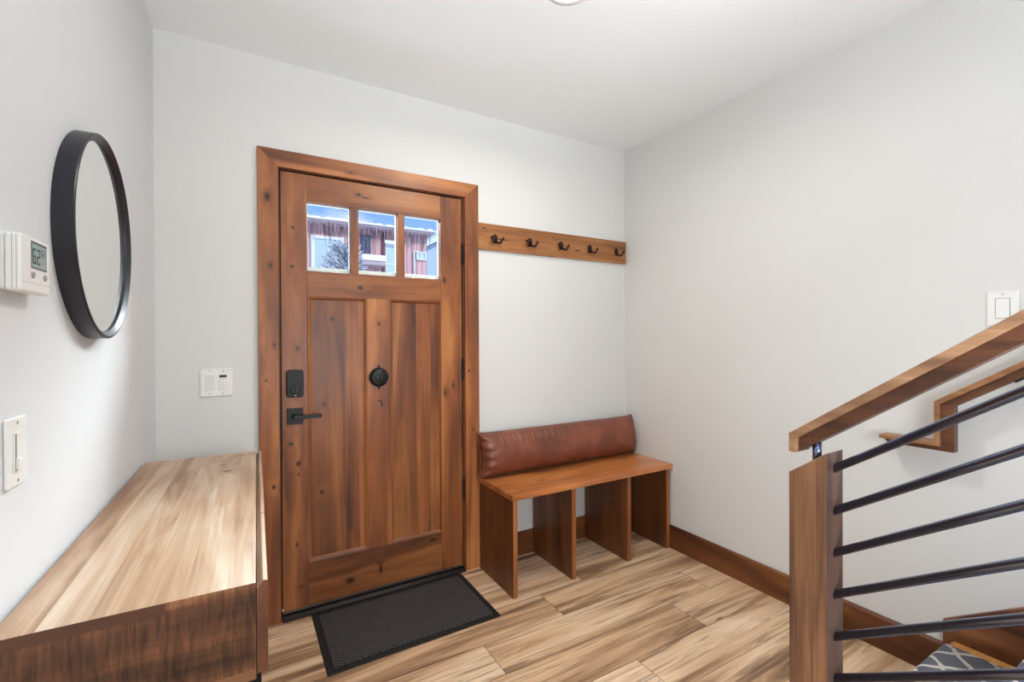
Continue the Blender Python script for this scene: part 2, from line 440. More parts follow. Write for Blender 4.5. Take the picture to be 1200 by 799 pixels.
# round twist bell with points top and bottom
m = MB(); cxb, czb = .5942, 1.0905
out = []
for k in range(72):
    a = 2*PI*k/72; r = .0485
    for c0 in (PI/2, 3*PI/2):
        dlt = abs((a-c0+PI) % (2*PI)-PI)
        if dlt < .22: r += .016*(1-dlt/.22)**1.6
    for c0 in (0, PI):
        dlt = abs((a-c0+PI) % (2*PI)-PI)
        if dlt < .2: r += .003*(1-dlt/.2)
    out.append((cxb+r*math.cos(a), czb+r*math.sin(a)))
m.prism(out, 'y', YD-.006, YD-.0002)
m.lathe([(.0465,-.006),(.046,-.012),(.041,-.020),(.032,-.026),(.030,-.0255),(.022,-.030),(.012,-.033),(.0095,-.032),(.006,-.0335),(.001,-.034)], (cxb,YD,czb), 'y', 40)
db = m.build('doorbell', black, door); db['label'] = 'round black twist bell'
m = MB(); m.box(cxb-.003,cxb+.003,YD-.047,YD-.0335,czb-.014,czb+.014); m.build('bell_key', black, db, bevel=.001)
# hinges: knuckle + leaf edge
for z0_, z1_ in ((1.698,1.800),(1.068,1.170),(.405,.505)):
    m = MB(); xk = 1.0552; yk = 2.3545
    for q in range(5):
        h = (z1_-z0_)/5
        m.tube([(xk,yk,z0_+q*h+.0008),(xk,yk,z0_+(q+1)*h-.0008)], .0068, 14)
    m.lathe([(.0074,0),(.0074,.004),(.003,.007)], (xk,yk,z1_), 'z', 14); m.lathe([(.0074,0),(.0074,-.004),(.003,-.007)], (xk,yk,z0_), 'z', 14)
    m.box(xk-.0015,xk+.0015,yk,yk+.03,z0_,z1_)
    m.build('hinge', black, door)
# sweep strip along the door bottom
m = MB(); m.box(SX0+.001, SX1-.001, YD-.005, YD+.006, .0235, .0325)
sw = m.build('door_sweep', simple('grey aluminium sweep', srgb(112,98,90), .35, .7), door); sw['label'] = 'grey metal sweep'
m = MB(); m.lathe([(.005,0),(.005,-.003),(.002,-.004)], (SX0-.001, YD-.003, .044), 'y', 12); m.build('corner_seal', white_vinyl, door)

# ------------------------------------------------------------------ door mat
t = NT('mat carpet'); co = t.coords()
sp = t.n('ShaderNodeSeparateXYZ'); t.l(co, sp.inputs[0])
tri = t.math('PINGPONG', sp.outputs[0], .034)
ph = t.math('MULTIPLY', t.math('ADD', sp.outputs[1], t.math('MULTIPLY', tri, .8)), 2*PI/.0185)
wv = t.math('ADD', .5, t.math('MULTIPLY', t.math('SINE', ph), .5))
nz = t.noise(co, 260, 3, .7); nz2 = t.noise(co, 14, 3)
c = t.mix(wv, srgb(28,26,26), srgb(92,88,86))
c = t.mix(t.math('MULTIPLY', nz, .55), c, srgb(84,80,78)); c = t.mix(t.math('MULTIPLY', nz2, .25), c, srgb(40,37,37))
t.set(c, .95, 0, .1); t.bump(t.math('ADD', wv, t.math('MULTIPLY', nz, 1.2)), .7, .004)
mat_carpet = t.mat
rubber = simple('black rubber', srgb(26,25,25), .6, 0, .4)
mt = thing('door_mat', 'dark grey herringbone entry mat on floor before the door', 'mat', (.6475, 2.1005, 0))
mt.rotation_euler.z = math.radians(.25)
m = MB(); m.prism([(-.377,-.229),(.377,-.229),(.377,.229),(-.377,.229)], 'z', 0, .004)
b_ = m.build('mat_border', rubber, mt, bevel=.0018); b_['label'] = 'black rubber border'
m = MB(); m.box(-.349,.349,-.199,.199,.0035,.0085); m.build('mat_pile', mat_carpet, mt, bevel=.002)

# ------------------------------------------------------------------ hook rail
hr = thing('coat_rack', 'long brown wood board with five dark hooks above the bench', 'coat rack', (1.70, YB, 1.86))
m = MB(); m.box(1.1475-1.70, 2.2625-1.70, CF-YB+.003, .0015, 1.7855-1.86, 1.9345-1.86)
m.build('rack_board', wood('rack board wood', 'x', srgb(98,58,30), srgb(152,98,55), srgb(184,128,78), 41, cross=14, knots=kn((-.515,.045,.012,.006),(-.40,-.008,.07,.005),(.145,-.02,.035,.006),(-.02,.03,.008,.004))), hr, bevel=.0015)
bz = simple('oil rubbed bronze hook', srgb(40,22,20), .35, .6, .5)
hx = [1.252, 1.487, 1.717, 1.948, 2.176]; hz = [1.850, 1.853, 1.8555, 1.857, 1.8575]
yf = CF-YB+.003
for i in range(5):
    m = MB()
    if True:
        m.lathe([(.0205,0),(.0200,-.003),(.016,-.006),(.008,-.008)], (0,0,.006), 'y', 24, sx=.80, sz=1.1)
        m.lathe([(.012,0),(.0115,-.004),(.006,-.006)], (0,0,-.012), 'y', 18, sx=.8, sz=1.1)
        for sgn in (-1, 1):
            pts = []
            for k in range(15):
                u = k/14
                a = -PI*.5 + u*PI*1.12
                x = sgn*(.004 + .034*u**.8); y = -.006 - .026*math.sin(u*PI*.55)
                z = -.012 - .012*math.sin(min(1, u*1.25)*PI) + .012*max(0, u-.55)/.45
                pts.append((x, y, z))
            m.tube(pts, [.0056]*11+[.0054,.0054,.0056,.006], 10)
            m.lathe([(.0005,-.0068),(.0048,-.0048),(.0066,0),(.0048,.0048),(.0005,.0068)], (pts[-1][0], pts[-1][1], pts[-1][2]+.003), 'z', 12)
        for zz in (.020, -.014): m.lathe([(.003,-.005),(.003,-.0085),(.001,-.009)], (0,0,zz), 'y', 10)
    h_ = m.build('hook', bz, hr); h_.location = (hx[i]-1.70, yf, hz[i]-1.86); 
    h_['label'] = 'dark double hook'

# ------------------------------------------------------------------ bench
bn = thing('bench', 'open wooden entry bench with three bays beneath the hook board', 'bench', (1.70, 2.15, 0))
def rel(o, base=(1.70, 2.15, 0)):
    o.data.transform(Matrix.Translation((-base[0], -base[1], -base[2]))); return o
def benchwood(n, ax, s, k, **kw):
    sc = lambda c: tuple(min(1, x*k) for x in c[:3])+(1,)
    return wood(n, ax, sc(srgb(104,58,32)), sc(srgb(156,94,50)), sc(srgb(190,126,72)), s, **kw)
m = MB(); m.box(1.133, 2.2665, 1.950, 2.3368, .4855, .5140)
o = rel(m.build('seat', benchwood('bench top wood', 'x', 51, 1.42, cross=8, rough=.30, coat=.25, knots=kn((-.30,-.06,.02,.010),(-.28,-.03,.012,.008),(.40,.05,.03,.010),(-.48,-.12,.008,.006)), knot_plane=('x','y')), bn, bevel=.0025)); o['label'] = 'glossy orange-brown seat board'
ys = 2.3365
for nm, xa, xb, sdd in (('end_panel',1.1435,1.1690,1),('divider',1.5040,1.5320,2),('divider',1.9015,1.9300,3),('end_panel',2.2235,2.2520,4)):
    m = MB(); m.box(xa, xb, 1.962, ys, 0, .4853)
    po = rel(m.build(nm, [benchwood('bench panel shaded wood %d' % sdd, 'z', 52+sdd, .44, cross=7, rough=.42, knots=kn((-.07,.30,.012,.016),(.08,.14,.01,.014)) if sdd in (2,3) else (), knot_plane=('y','z')),
        benchwood('bench panel lit edge wood %d' % sdd, 'z', 60+sdd, .95)], bn, bevel=.002))
    for p in po.data.polygons:  # bay shade painted into the panel faces; front edges get a lighter copy
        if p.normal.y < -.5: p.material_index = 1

# ------------------------------------------------------------------ leather bolster
t = NT('brown leather'); co = t.coords()
n1 = t.noise(co, 7, 4, .55); n2 = t.noise(co, 300, 3, .6); 
c = t.ramp(n1, [(.3, srgb(92,48,34)), (.55, srgb(122,66,46)), (.75, srgb(140,80,56))])
vo = t.n('ShaderNodeTexVoronoi'); t.l(co, vo.inputs['Vector']); vo.inputs['Scale'].default_value = 420
t.set(c, t.math('ADD', .30, t.math('MULTIPLY', n1, .18)), 0, .5)
t.bump(t.math('ADD', vo.outputs['Distance'], t.math('MULTIPLY', n2, .6)), .15, .0012)
leather = t.mat
def cushion():
    W, Hh, T = 1.155, .252, .165
    NU, NV = 420, 44
    vs = []; 
    rr = random.Random(4)
    pleats = [(u, rr.uniform(.5,1.0)) for u in [ -.80,-.73,-.66,-.59,-.52,-.44,-.36,-.28,-.20,-.12,-.05,.03 ]]
    def pt(i, j, side):
        u = -1+2*i/NU; v = -1+2*j/NV
        u = math.copysign(1-(1-abs(u))**1.5, u)*.999 if abs(u) > 0 else 0
        v_ = math.sin(v*PI/2)
        # outline with pointed ears
        hx_ = W/2*(1 - .028*(1-v_**2)) ; hz_ = Hh/2*(1 - .085*(1-abs(u)**26))
        x = u*hx_; z = v_*hz_
        prof = max(0, (1-abs(u)**26))**.5 * max(0, (1-v_**2))**.45
        prof *= 1 - .10*v_       # belly sits low
        y = T/2*prof
        if side < 0:
            # wrinkles fan from the left end, pleats hang from the top seam
            e = max(0, 1-abs(u+1)/.13)
            y += prof**.4*e*.010*math.sin(15*v_ + 4*u)
            e2 = max(0, 1-abs(u-1)/.10); y += prof**.4*e2*.003*math.sin(10*v_)
            tp = math.exp(-((v_-.72)/.24)**2)
            for pu, pa in pleats:
                y += .0085*pa*tp*math.exp(-((u-pu-.012*v_)/.0085)**2) - .0040*pa*tp*math.exp(-((u-pu-.018-.012*v_)/.010)**2)
            y += .002*math.sin(9*u+3*v_)*prof
        return (x, -y if side < 0 else y*.42, z)
    mb = MB()
    for side in (-1, 1):
        v = [pt(i, j, side) for i in range(NU+1) for j in range(NV+1)]
        f = [(i*(NV+1)+j, (i+1)*(NV+1)+j, (i+1)*(NV+1)+j+1, i*(NV+1)+j+1) for i in range(NU) for j in range(NV)]
        mb.add(v, f, 0, True)
    return mb
cu = cushion().build('bolster_cushion', leather)
tag(cu, 'long brown leather bolster leaning against the wall on the bench', 'cushion')
cu.location = (1.690, 2.289, .638); cu.rotation_euler.x = math.radians(-6)
bpy.context.view_layer.update()
zz = min((cu.matrix_world @ v.co).z for v in cu.data.vertices); cu.location.z += .5172 - zz
yy = max((cu.matrix_world @ v.co).y for v in cu.data.vertices)
seam = MB()
ring = []
def edge(u, v):
    hx_ = 1.155/2*(1-.028*(1-v*v)); hz_ = .252/2*(1-.085*(1-abs(u)**26)); return (u*hx_, .001, v*hz_)
for k in range(61): ring.append(edge(-1+2*k/60, 1))
for k in range(1,16): ring.append(edge(1, 1-2*k/15))
for k in range(1,61): ring.append(edge(1-2*k/60, -1))
for k in range(1,15): ring.append(edge(-1, -1+2*k/15))
ring.append(ring[0])
seam.tube(ring, .0028, 8); so = seam.build('seam', leather, cu)

# ------------------------------------------------------------------ things on the left wall (built in the wall's own frame)
def wall_thing(name, label, cat, s, z):
    return thing(name, label, cat, LW(0, s, z), -YAW)
# mirror
wm = wall_thing('wall_mirror', 'round wall mirror with deep black frame on left wall', 'mirror', -.846, 1.5335)
fm = NT('mirror frame black'); fm.set(srgb(34,34,41), .36, .3, .6); nn = fm.noise(fm.coords(), 60, 3); fm.bump(nn, .05, .002)
m = MB(); R = .2475; Ri = .228
prof = [(R,0.0005),(R,.0345),(R-.002,.0365),(R-.006,.037),(Ri+.002,.0285),(Ri,.020)]
N = 96
v = []
for r, h in prof:
    for k in range(N):
        a = 2*PI*k/N; v.append((h, r*math.cos(a), r*math.sin(a)))
f = [(i*N+k, i*N+(k+1) % N, (i+1)*N+(k+1) % N, (i+1)*N+k) for i in range(len(prof)-1) for k in range(N)]
m.add(v, f, 0, True)
fo = m.build('mirror_frame', fm.mat, wm)
for p in fo.data.polygons: p.use_smooth = True
fo.data.set_sharp_from_angle(angle=math.radians(30))
mg = NT('mirror glass'); mg.set((.86,.87,.86,1), .015, 1.0)
nn = mg.noise(mg.coords(), 3, 2); mg.set(mg.mix(nn, (.84,.85,.84,1), (.88,.89,.88,1)))
m = MB(); m.lathe([(Ri+.001,.0200),(Ri+.001,.0245)], (0,0,0), 'x', 96, smooth=False); m.build('mirror_glass', mg.mat, wm)
# thermostat
white_p = simple('white plastic', srgb(232,232,229), .35, 0, .5, .02)
white_s = simple('white plastic side', srgb(222,221,217), .45, 0, .5, .02)
th = wall_thing('thermostat', 'white box thermostat with small grey screen beside the mirror', 'thermostat', -1.2605, 1.4085)
m = MB(); m.prism(rrect(-.0585,.0585,-.0455,.0455,.007), 'x', .0003, .010); m.build('back_plate', white_s, th, bevel=.001)
m = MB(); m.prism(rrect(-.0605,.0605,-.0470,.0470,.007), 'x', .0105, .0300)
bd = m.build('housing', white_p, th, bevel=.0035, seg=3)
m = MB()
m.box(.0190, .0200, -.0607, -.0603, -.043, .043); m.box(.0245, .0252, -.0607, -.0603, -.043, .043)
m.box(.0299, .0303, -.060, .060, -.0305, -.0300); 
m.build('cover_seam', simple('seam grey', srgb(176,174,170), .6), bd)
scr = simple('lcd screen', srgb(150,172,170), .22, 0, .5, .05); bez = simple('lcd bezel', srgb(72,82,92), .3)
m = MB(); m.box(.0300, .0304, -.0220, .0430, -.0055, .0405); sb_ = m.build('screen_bezel', bez, th)
m = MB(); m.box(.0303, .0307, -.0190, .0395, -.0030, .0365); sc_ = m.build('screen', scr, sb_); sc_['label'] = 'grey-green display'
seg7 = {'0':'abcdef','1':'bc','2':'abged','3':'abgcd','5':'afgcd','6':'afgecd','8':'abcdefg'}
def digit(mb, ch, y, z, w_, h_, th_):
    x0_, x1_ = .0306, .0309
    S = {'a':(y,y+w_,z+h_-th_,z+h_),'g':(y,y+w_,z+h_/2-th_/2,z+h_/2+th_/2),'d':(y,y+w_,z,z+th_),'f':(y,y+th_,z+h_/2,z+h_),'b':(y+w_-th_,y+w_,z+h_/2,z+h_),
         'e':(y,y+th_,z,z+h_/2),'c':(y+w_-th_,y+w_,z,z+h_/2)}
    for s_ in seg7[ch]: a_, b_, c_, d_ = S[s_]; mb.box(x0_, x1_, a_, b_, c_, d_)
m = MB(); digit(m, '6', -.0165, .0030, .0125, .0260, .0028); digit(m, '2', .0010, .0030, .0125, .0260, .0028)
m.build('display_digit', simple('lcd ink', srgb(36,44,50), .5), sc_)
m = MB(); digit(m, '6', .0190, .0190, .0070, .0120, .0014); digit(m, '2', .0285, .0190, .0070, .0120, .0014)
m.build('display_digit', simple('lcd ink blue', srgb(66,80,120), .5), sc_)
for yy_, up_ in ((-.016, 1), (.034, 0)):
    m = MB(); m.lathe([(.0058,.0300),(.0055,.0318),(.0045,.0324)], (0,yy_,-.0165), 'x', 20, sx=1, sz=1)
    bt = m.build('button', simple('button grey', srgb(150,150,150), .5), th)
# dimmer
dm = wall_thing('dimmer_switch', 'white dimmer with vertical slider on left wall', 'light switch', -1.2645, 1.095)
def wall_plate(parent, w2, h2):
    m = MB(); m.prism(rrect(-w2, w2, -h2, h2, .004), 'x', .0003, .0060); return m.build('wall_plate', white_p, parent, bevel=.0022, seg=3)
screw_m = simple('screw grey', srgb(150,150,148), .4, .3)
wp = wall_plate(dm, .0365, .0575)
m = MB(); m.box(.006, .0075, -.0170, .0170, -.0335, .0335); rk = m.build('rocker', white_p, dm, bevel=.0008)
m = MB(); m.box(.0074, .0078, -.0135, -.0085, -.031, .031); m.build('slot', simple('slot grey', srgb(120,122,126), .6), rk)
m = MB(); m.box(.0074, .0125, -.0125, .0000, -.029, -.010); sl = m.build('slider', white_p, dm, bevel=.001)
for zz_ in (-.0485, .0485):
    m = MB(); m.lathe([(.0028,.006),(.0026,.0067)], (0,0,zz_), 'x', 12); m.build('screw', screw_m, dm)

# two-gang switch on the door wall (frame: x along wall, -y out)
g2 = thing('double_switch', 'white two-gang switch plate with timer left of the door', 'light switch', (-.0963, YB, 1.1005))
m = MB(); m.prism(rrect(-.0585,.0585,-.0590,.0590,.004), 'y', -.0060, -.0003); m.build('wall_plate', white_p, g2, bevel=.0022, seg=3)
m = MB(); m.prism([(-.0085,.032),(-.0060,.032),(-.0060,-.032),(-.0075,-.032)], 'x', -.0400, -.0075); m.build('rocker', white_s, g2, bevel=.0006)
m = MB(); m.box(.0085, .0390, -.0068, -.006, -.033, .033); tm = m.build('timer_module', white_s, g2, bevel=.0006)
m = MB(); m.box(.0105, .0370, -.0074, -.0067, .0205, .0300); d_ = m.build('timer_display', simple('dark display', srgb(18,18,18), .2), tm); d_['label'] = 'black display strip'
for r_ in range(3):
    for c_ in range(2):
        m = MB(); m.box(.0110+c_*.0135, .0220+c_*.0135, -.0080, -.0067, -.028+r_*.013, -.018+r_*.013); m.build('timer_button', white_p, tm, bevel=.0006)
for xx_ in (-.0238, .0238):
    for zz_ in (-.0485, .0485):
        m = MB(); m.lathe([(.0028,-.006),(.0026,-.0066)], (xx_,0,zz_), 'y', 12); m.build('screw', screw_m, g2)

# single rocker on the stair wall
g1 = thing('rocker_switch', 'white rocker switch on right wall above the handrails', 'light switch', (XR, .5300, 1.3775))
m = MB(); m.prism(rrect(-.0400,.0400,-.0590,.0590,.004), 'x', -.0062, -.0003); m.build('wall_plate', white_p, g1, bevel=.0022, seg=3)
m = MB(); m.prism([(-.0075,.033),(-.0060,.033),(-.0060,-.033),(-.0105,-.033)], 'y', -.0168, .0168)
m.v = [(p[0], p[1], p[2]) for p in m.v]; 
rk = m.build('rocker', white_p, g1, bevel=.0006)
m = MB()
for q in ((-.0185,-.0172,-.034,.034),(.0172,.0185,-.034,.034)): m.box(-.0066,-.0060,q[0],q[1],q[2],q[3])
m.box(-.0066,-.006,-.0185,.0185,.0338,.0350); m.box(-.0066,-.006,-.0185,.0185,-.0350,-.0338)
m.build('rocker_gap', simple('gap grey', srgb(118,116,114), .6), g1)
for zz_ in (-.0485, .0485):
    m = MB(); m.lathe([(.0028,-.0062),(.0026,-.0068)], (0,0,zz_), 'x', 12); m.build('screw', screw_m, g1)

# ------------------------------------------------------------------ sideboard (wall frame, x out from wall, y along)
sbd = wall_thing('sideboard', 'long two-tone wooden sideboard on black legs along left wall', 'sideboard', -.82, 0)
y0s, y1s = -1.390+.82, -.250+.82
ZT, ZB = .840, .664
topw = wood('sideboard top wood', 'y', srgb(134,92,54), srgb(178,144,112), srgb(204,184,160), 61, cross=20, along=1.6, fine=320, rough=.36, spec=.9, blotch=.35,
            boards=('x', .062, 6.0, 'y'), board_var=.10, knots=kn((.27,.30,.022,.02),(.25,.40,.02,.012),(.30,.52,.03,.012)), knot_plane=('x','y'), knot_col=(96,58,30))
walnut = wood('sideboard end walnut', 'x', srgb(58,36,24), srgb(110,70,45), srgb(158,110,72), 62, cross=16, along=2.2, fine=90, rough=.42, blotch=.4, curl=.8)
frontw = wood('sideboard front walnut', 'y', srgb(84,50,36), srgb(108,66,46), srgb(138,92,62), 63, cross=12, rough=.4)
bandw = wood('sideboard edge walnut', 'x', srgb(70,42,28), srgb(92,58,40), srgb(118,78,54), 64, cross=10, along=1.6, rough=.42)
bandl = wood('sideboard light edge', 'x', srgb(110,74,48), srgb(140,98,66), srgb(160,118,82), 65, cross=10, along=1.6, rough=.42)
m = MB()
v0, v1 = .007, .3555
m.add([(v0,y0s,ZT),(v1,y0s,ZT),(v1,y1s,ZT),(v0,y1s,ZT)], [(0,1,2,3)], 0)              # top face
m.add([(v0,y0s,ZB),(v1,y0s,ZB),(v1,y1s,ZB),(v0,y1s,ZB)], [(3,2,1,0)], 1)
e_ = .019
for yy_, flip in ((y0s, False), (y1s, True)):
    P_ = lambda x, z: (x, yy_, z)
    def quad(pts, mi):
        m.add([P_(*p) for p in pts], [(0,1,2,3) if not flip else (3,2,1,0)], mi)
    quad([(v0,ZB+e_),(v1,ZB+e_),(v1,ZT-e_),(v0,ZT-e_)], 1)
    xm = v0+.62*(v1-v0)
    quad([(v0,ZT-e_),(xm,ZT-e_),(xm,ZT),(v0,ZT)], 2); quad([(xm,ZT-e_),(v1,ZT-e_),(v1,ZT),(xm,ZT)], 1)
    quad([(v0,ZB),(v1,ZB),(v1,ZB+e_),(v0,ZB+e_)], 3)
m.add([(v1,y0s,ZB),(v1,y1s,ZB),(v1,y1s,ZT),(v1,y0s,ZT)], [(0,1,2,3)], 1)
m.add([(v0,y0s,ZB),(v0,y1s,ZB),(v0,y1s,ZT),(v0,y0s,ZT)], [(3,2,1,0)], 1)
bo = m.build('carcass', [topw, walnut, bandw, bandl], sbd, fix=True, bevel=.0012); bo['label'] = 'pale honey top over dark walnut sides'
# drawer fronts with a bevelled finger pull along the top
L3 = (y1s-y0s)/3
prof = [(v1+.0012,.674),(v1+.0012,ZT-.012),(v1+.0035,ZT-.010),(v1+.0115,ZT+.0015),(v1+.0178,ZT+.0015),(v1+.0195,ZT-.001),(v1+.0195,.674)]
for k in range(3):
    m = MB(); m.prism(prof, 'y', y0s+k*L3+(.0015 if k else 0), y0s+(k+1)*L3-(.0015 if k < 2 else 0))
    dfm = m.build('drawer_front', [frontw, topw], sbd, bevel=.0006, fix=True)
    for p in dfm.data.polygons:
        if p.normal.z > .3: p.material_index = 1
legm = simple('black metal leg', srgb(22,22,22), .45, .5)
for xx_ in (.045, .353):
    for yy_ in (y0s+.03, y1s-.03):
        m = MB(); m.box(xx_-.011, xx_+.011, yy_-.011, yy_+.011, 0, ZB); m.build('leg', legm, sbd, bevel=.0015)
for yy_ in (y0s+.03, y1s-.03):
    m = MB(); m.box(.056, .342, yy_-.009, yy_+.009, ZB-.02, ZB-.0005)
    m.build('leg_rail', legm, sbd)

# ------------------------------------------------------------------ stairs
oak = wood('stair oak', 'x', srgb(150,98,46), srgb(190,132,68), srgb(210,156,92), 71, cross=14, rough=.35)
riserw = wood('riser wood', 'x', srgb(70,42,28), srgb(104,64,42), srgb(132,86,58), 72, cross=12)
NS, RISE, RUN, Y1, Z1 = 7, .175, .25, .658, .165
SXL, SXR = 1.36, 2.2475
stc = thing('staircase', 'wooden stairs rising along the right wall beside the railing', 'stairs', (1.8, .63, 0))
def relS(o, b=(1.8,.63,0)):
    o.data.transform(Matrix.Translation((-b[0], -b[1], -b[2]))); return o
for k in range(NS):
    yn = Y1 - RUN*k; zt_ = Z1 + RISE*k
    m = MB()
    pr_ = [(yn-RUN-.02, zt_), (yn-RUN-.02, zt_-.026), (yn-.006, zt_-.026), (yn, zt_-.020), (yn+.0015, zt_-.013), (yn, zt_-.006), (yn-.006, zt_)]
    m.prism(pr_, 'x', SXL, SXR-.0005); relS(m.build('tread', oak, stc))
    m = MB(); m.box(SXL+.01, SXR-.0005, yn-.045, yn-.027, (zt_-RISE if k else 0)+.0005, zt_-.0265); relS(m.build('riser', riserw, stc))
m = MB(); yl = Y1-RUN*NS; zl = Z1+RISE*NS
m.box(SXL, SXR-.0005, YREAR+.001, yl, zl-.026, zl); relS(m.build('landing', oak, stc))
m = MB(); m.prism([(Y1-.047,0),(Y1-.047,.11),(yl,zl-.05),(yl-.2,zl-.05),(yl-.2,0)], 'x', SXL+.01, SXL+.035)
relS(m.build('stringer', doorwood('stringer wood', 'y', 74, k=.6), stc))
# skirt board on the wall
m = MB(); ms = .70
ye = -1.4
m.prism([(.6840,0),(.6840,.229),(ye,.229+ms*(.684-ye)),(ye,0)], 'x', XR-.0200, XR-.0002)
tag(m.build('trim_6', wood('skirt wood', 'y', srgb(72,40,24), srgb(122,76,48), srgb(158,104,68), 75, cross=9, rough=.4, knots=kn((.60,.17,.010,.008)), knot_plane=('y','z')), bevel=.0015),
    'brown wood skirt board climbing the wall beside the stairs', 'skirt board', kind='structure')
# carpet runner with trellis pattern
t = NT('trellis carpet'); co = t.coords()
sp = t.n('ShaderNodeSeparateXYZ'); t.l(co, sp.inputs[0])
att = t.n('ShaderNodeAttribute', attribute_name='dist'); dd = att.outputs['Fac']
wob = t.math('MULTIPLY', t.math('SUBTRACT', t.noise(co, 60, 2), .5), .010)
u_ = t.math('DIVIDE', t.math('ADD', sp.outputs[0], wob), .130); v_ = t.math('DIVIDE', t.math('ADD', dd, wob), .118)
# two families of wavy lines
a1 = t.math('ADD', u_, v_); a2 = t.math('SUBTRACT', u_, v_)
wig = lambda q: t.math('MULTIPLY', t.math('SINE', t.math('MULTIPLY', q, 2*PI)), .03)
e1 = t.math('ABSOLUTE', t.math('SUBTRACT', t.math('FRACT', t.math('ADD', a1, wig(a2))), .5))
e2 = t.math('ABSOLUTE', t.math('SUBTRACT', t.math('FRACT', t.math('ADD', a2, wig(a1))), .5))
mn = t.math('MINIMUM', e1, e2)
msk = t.ramp(mn, [(.070, (1,1,1,1)), (.092, (0,0,0,1))])
nf = t.noise(co, 420, 3, .7)
blue = t.mix(nf, srgb(62,66,84), srgb(104,106,124)); cream = t.mix(nf, srgb(216,210,202), srgb(246,242,236))
t.set(t.mix(msk, blue, cream), .95, 0, .1); t.bump(t.math('ADD', t.math('MULTIPLY', nf, .8), msk), .7, .004)
t.b.inputs['Sheen Weight'].default_value = .2
path = [(Y1-.0265, 0.004)]
T_ = .011
pts2 = [(Y1-.027+T_, .004)]
for k in range(NS):
    yn = Y1 - RUN*k; zt_ = Z1 + RISE*k
    pts2.append((yn-.027+T_, zt_-.034))
    for a in range(-60, 91, 25):
        pts2.append((yn-.012+(.013+T_)*math.cos(math.radians(a)), zt_-.013+(.013+T_)*math.sin(math.radians(a))))
    pts2.append((yn-RUN-.027+T_, zt_+T_))
dist = [0]
for a, b in zip(pts2, pts2[1:]): dist.append(dist[-1]+math.hypot(b[0]-a[0], b[1]-a[1]))
RX0, RX1 = 1.43, 2.187
n_ = len(pts2)
inner = []
for i, p in enumerate(pts2):
    a = pts2[max(i-1,0)]; b = pts2[min(i+1,n_-1)]
    tx, tz = b[0]-a[0], b[1]-a[1]; l_ = math.hypot(tx, tz); nx, nz_ = -tz/l_, tx/l_
    inner.append((p[0]+nx*.0072, p[1]+nz_*.0072))
# choose the inward side (towards the step)
if inner[3][0] > pts2[3][0]:
    inner = [(2*p[0]-q[0], 2*p[1]-q[1]) for p, q in zip(pts2, inner)]
m = MB()
vv = [(RX0,p[0],p[1]) for p in pts2]+[(RX1,p[0],p[1]) for p in pts2]+[(RX0,p[0],p[1]) for p in inner]+[(RX1,p[0],p[1]) for p in inner]
ff = [(i,i+1,n_+i+1,n_+i) for i in range(n_-1)]+[(2*n_+i,3*n_+i,3*n_+i+1,2*n_+i+1) for i in range(n_-1)]
ff += [(i,2*n_+i,2*n_+i+1,i+1) for i in range(n_-1)]+[(n_+i,n_+i+1,3*n_+i+1,3*n_+i) for i in range(n_-1)]
m.add(vv, ff, 0, True)
rn = m.build('stair_runner', t.mat, fix=False)
bm = bmesh.new(); bm.from_mesh(rn.data); bmesh.ops.recalc_face_normals(bm, faces=bm.faces); bm.to_mesh(rn.data); bm.free()
at = rn.data.attributes.new('dist', 'FLOAT', 'POINT'); at.data.foreach_set('value', dist*4)
tag(rn, 'blue-grey carpet runner with cream trellis pattern on the stairs', 'carpet')

# ------------------------------------------------------------------ stair railing
rl = thing('stair_railing', 'wood newel and sloped handrail with black round bars', 'railing', (1.305, .653, 0))
def relR(o, b=(1.305,.653,0)):
    o.data.transform(Matrix.Translation((-b[0], -b[1], -b[2]))); return o
postw = wood('newel wood', 'z', srgb(80,52,35), srgb(128,89,62), srgb(158,117,84), 81, cross=30, along=1.2, fine=200, rough=.45, blotch=.3)
postd = wood('newel shaded side wood', 'z', srgb(74,54,46), srgb(94,70,58), srgb(112,86,72), 82, cross=16, along=1.2, fine=110, rough=.45)  # darker copy of the newel wood, shade painted onto the near side
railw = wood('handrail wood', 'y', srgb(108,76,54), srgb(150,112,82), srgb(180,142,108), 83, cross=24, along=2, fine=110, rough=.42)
PX0, PX1, PY0, PY1 = 1.262, 1.346, .6075, .6995
m = MB(); m.prism([(PY0,0),(PY1,0),(PY1,.9215),(PY0,.9895)], 'x', PX0, PX1)
np_ = m.build('newel_post', [postw, postd], rl, bevel=.0022, fix=True)
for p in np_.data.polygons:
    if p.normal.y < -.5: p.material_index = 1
relR(np_)
# upper newel
UY = -1.0; uz = .668*(PY0-UY)
m = MB(); m.prism([(UY,zl*0+.6),(UY-.09,.6),(UY-.09,.9895+uz+.02),(UY,.9215+uz+.04)], 'x', PX0, PX1); 
relR(m.build('newel_post', postw, rl, bevel=.0022))
rodm = NT('black satin steel rod'); rodm.set((.20,.26,.42,1), .22, 1.0, .9); rodm.b.inputs['Coat Weight'].default_value = .3; rodm.b.inputs['Coat Roughness'].default_value = .14; rodm.b.inputs['Coat IOR'].default_value = 1.55; nn = rodm.noise(rodm.coords(), 80, 2); rodm.bump(nn, .02, .001)
zr = [.9462, .8378, .7307, .6240, .5160, .4090, .302, .195]; sr = [.6900,.6765,.6765,.6600,.6590,.6560,.655,.655]
for k, (z_, s_) in enumerate(zip(zr, sr)):
    m = MB(); m.tube([(1.305,PY0+.012,z_-.012*s_),(1.305,UY-.01,z_+s_*(PY0-UY+.01))], .0100, 20)
    relR(m.build('rod', rodm.mat, rl))
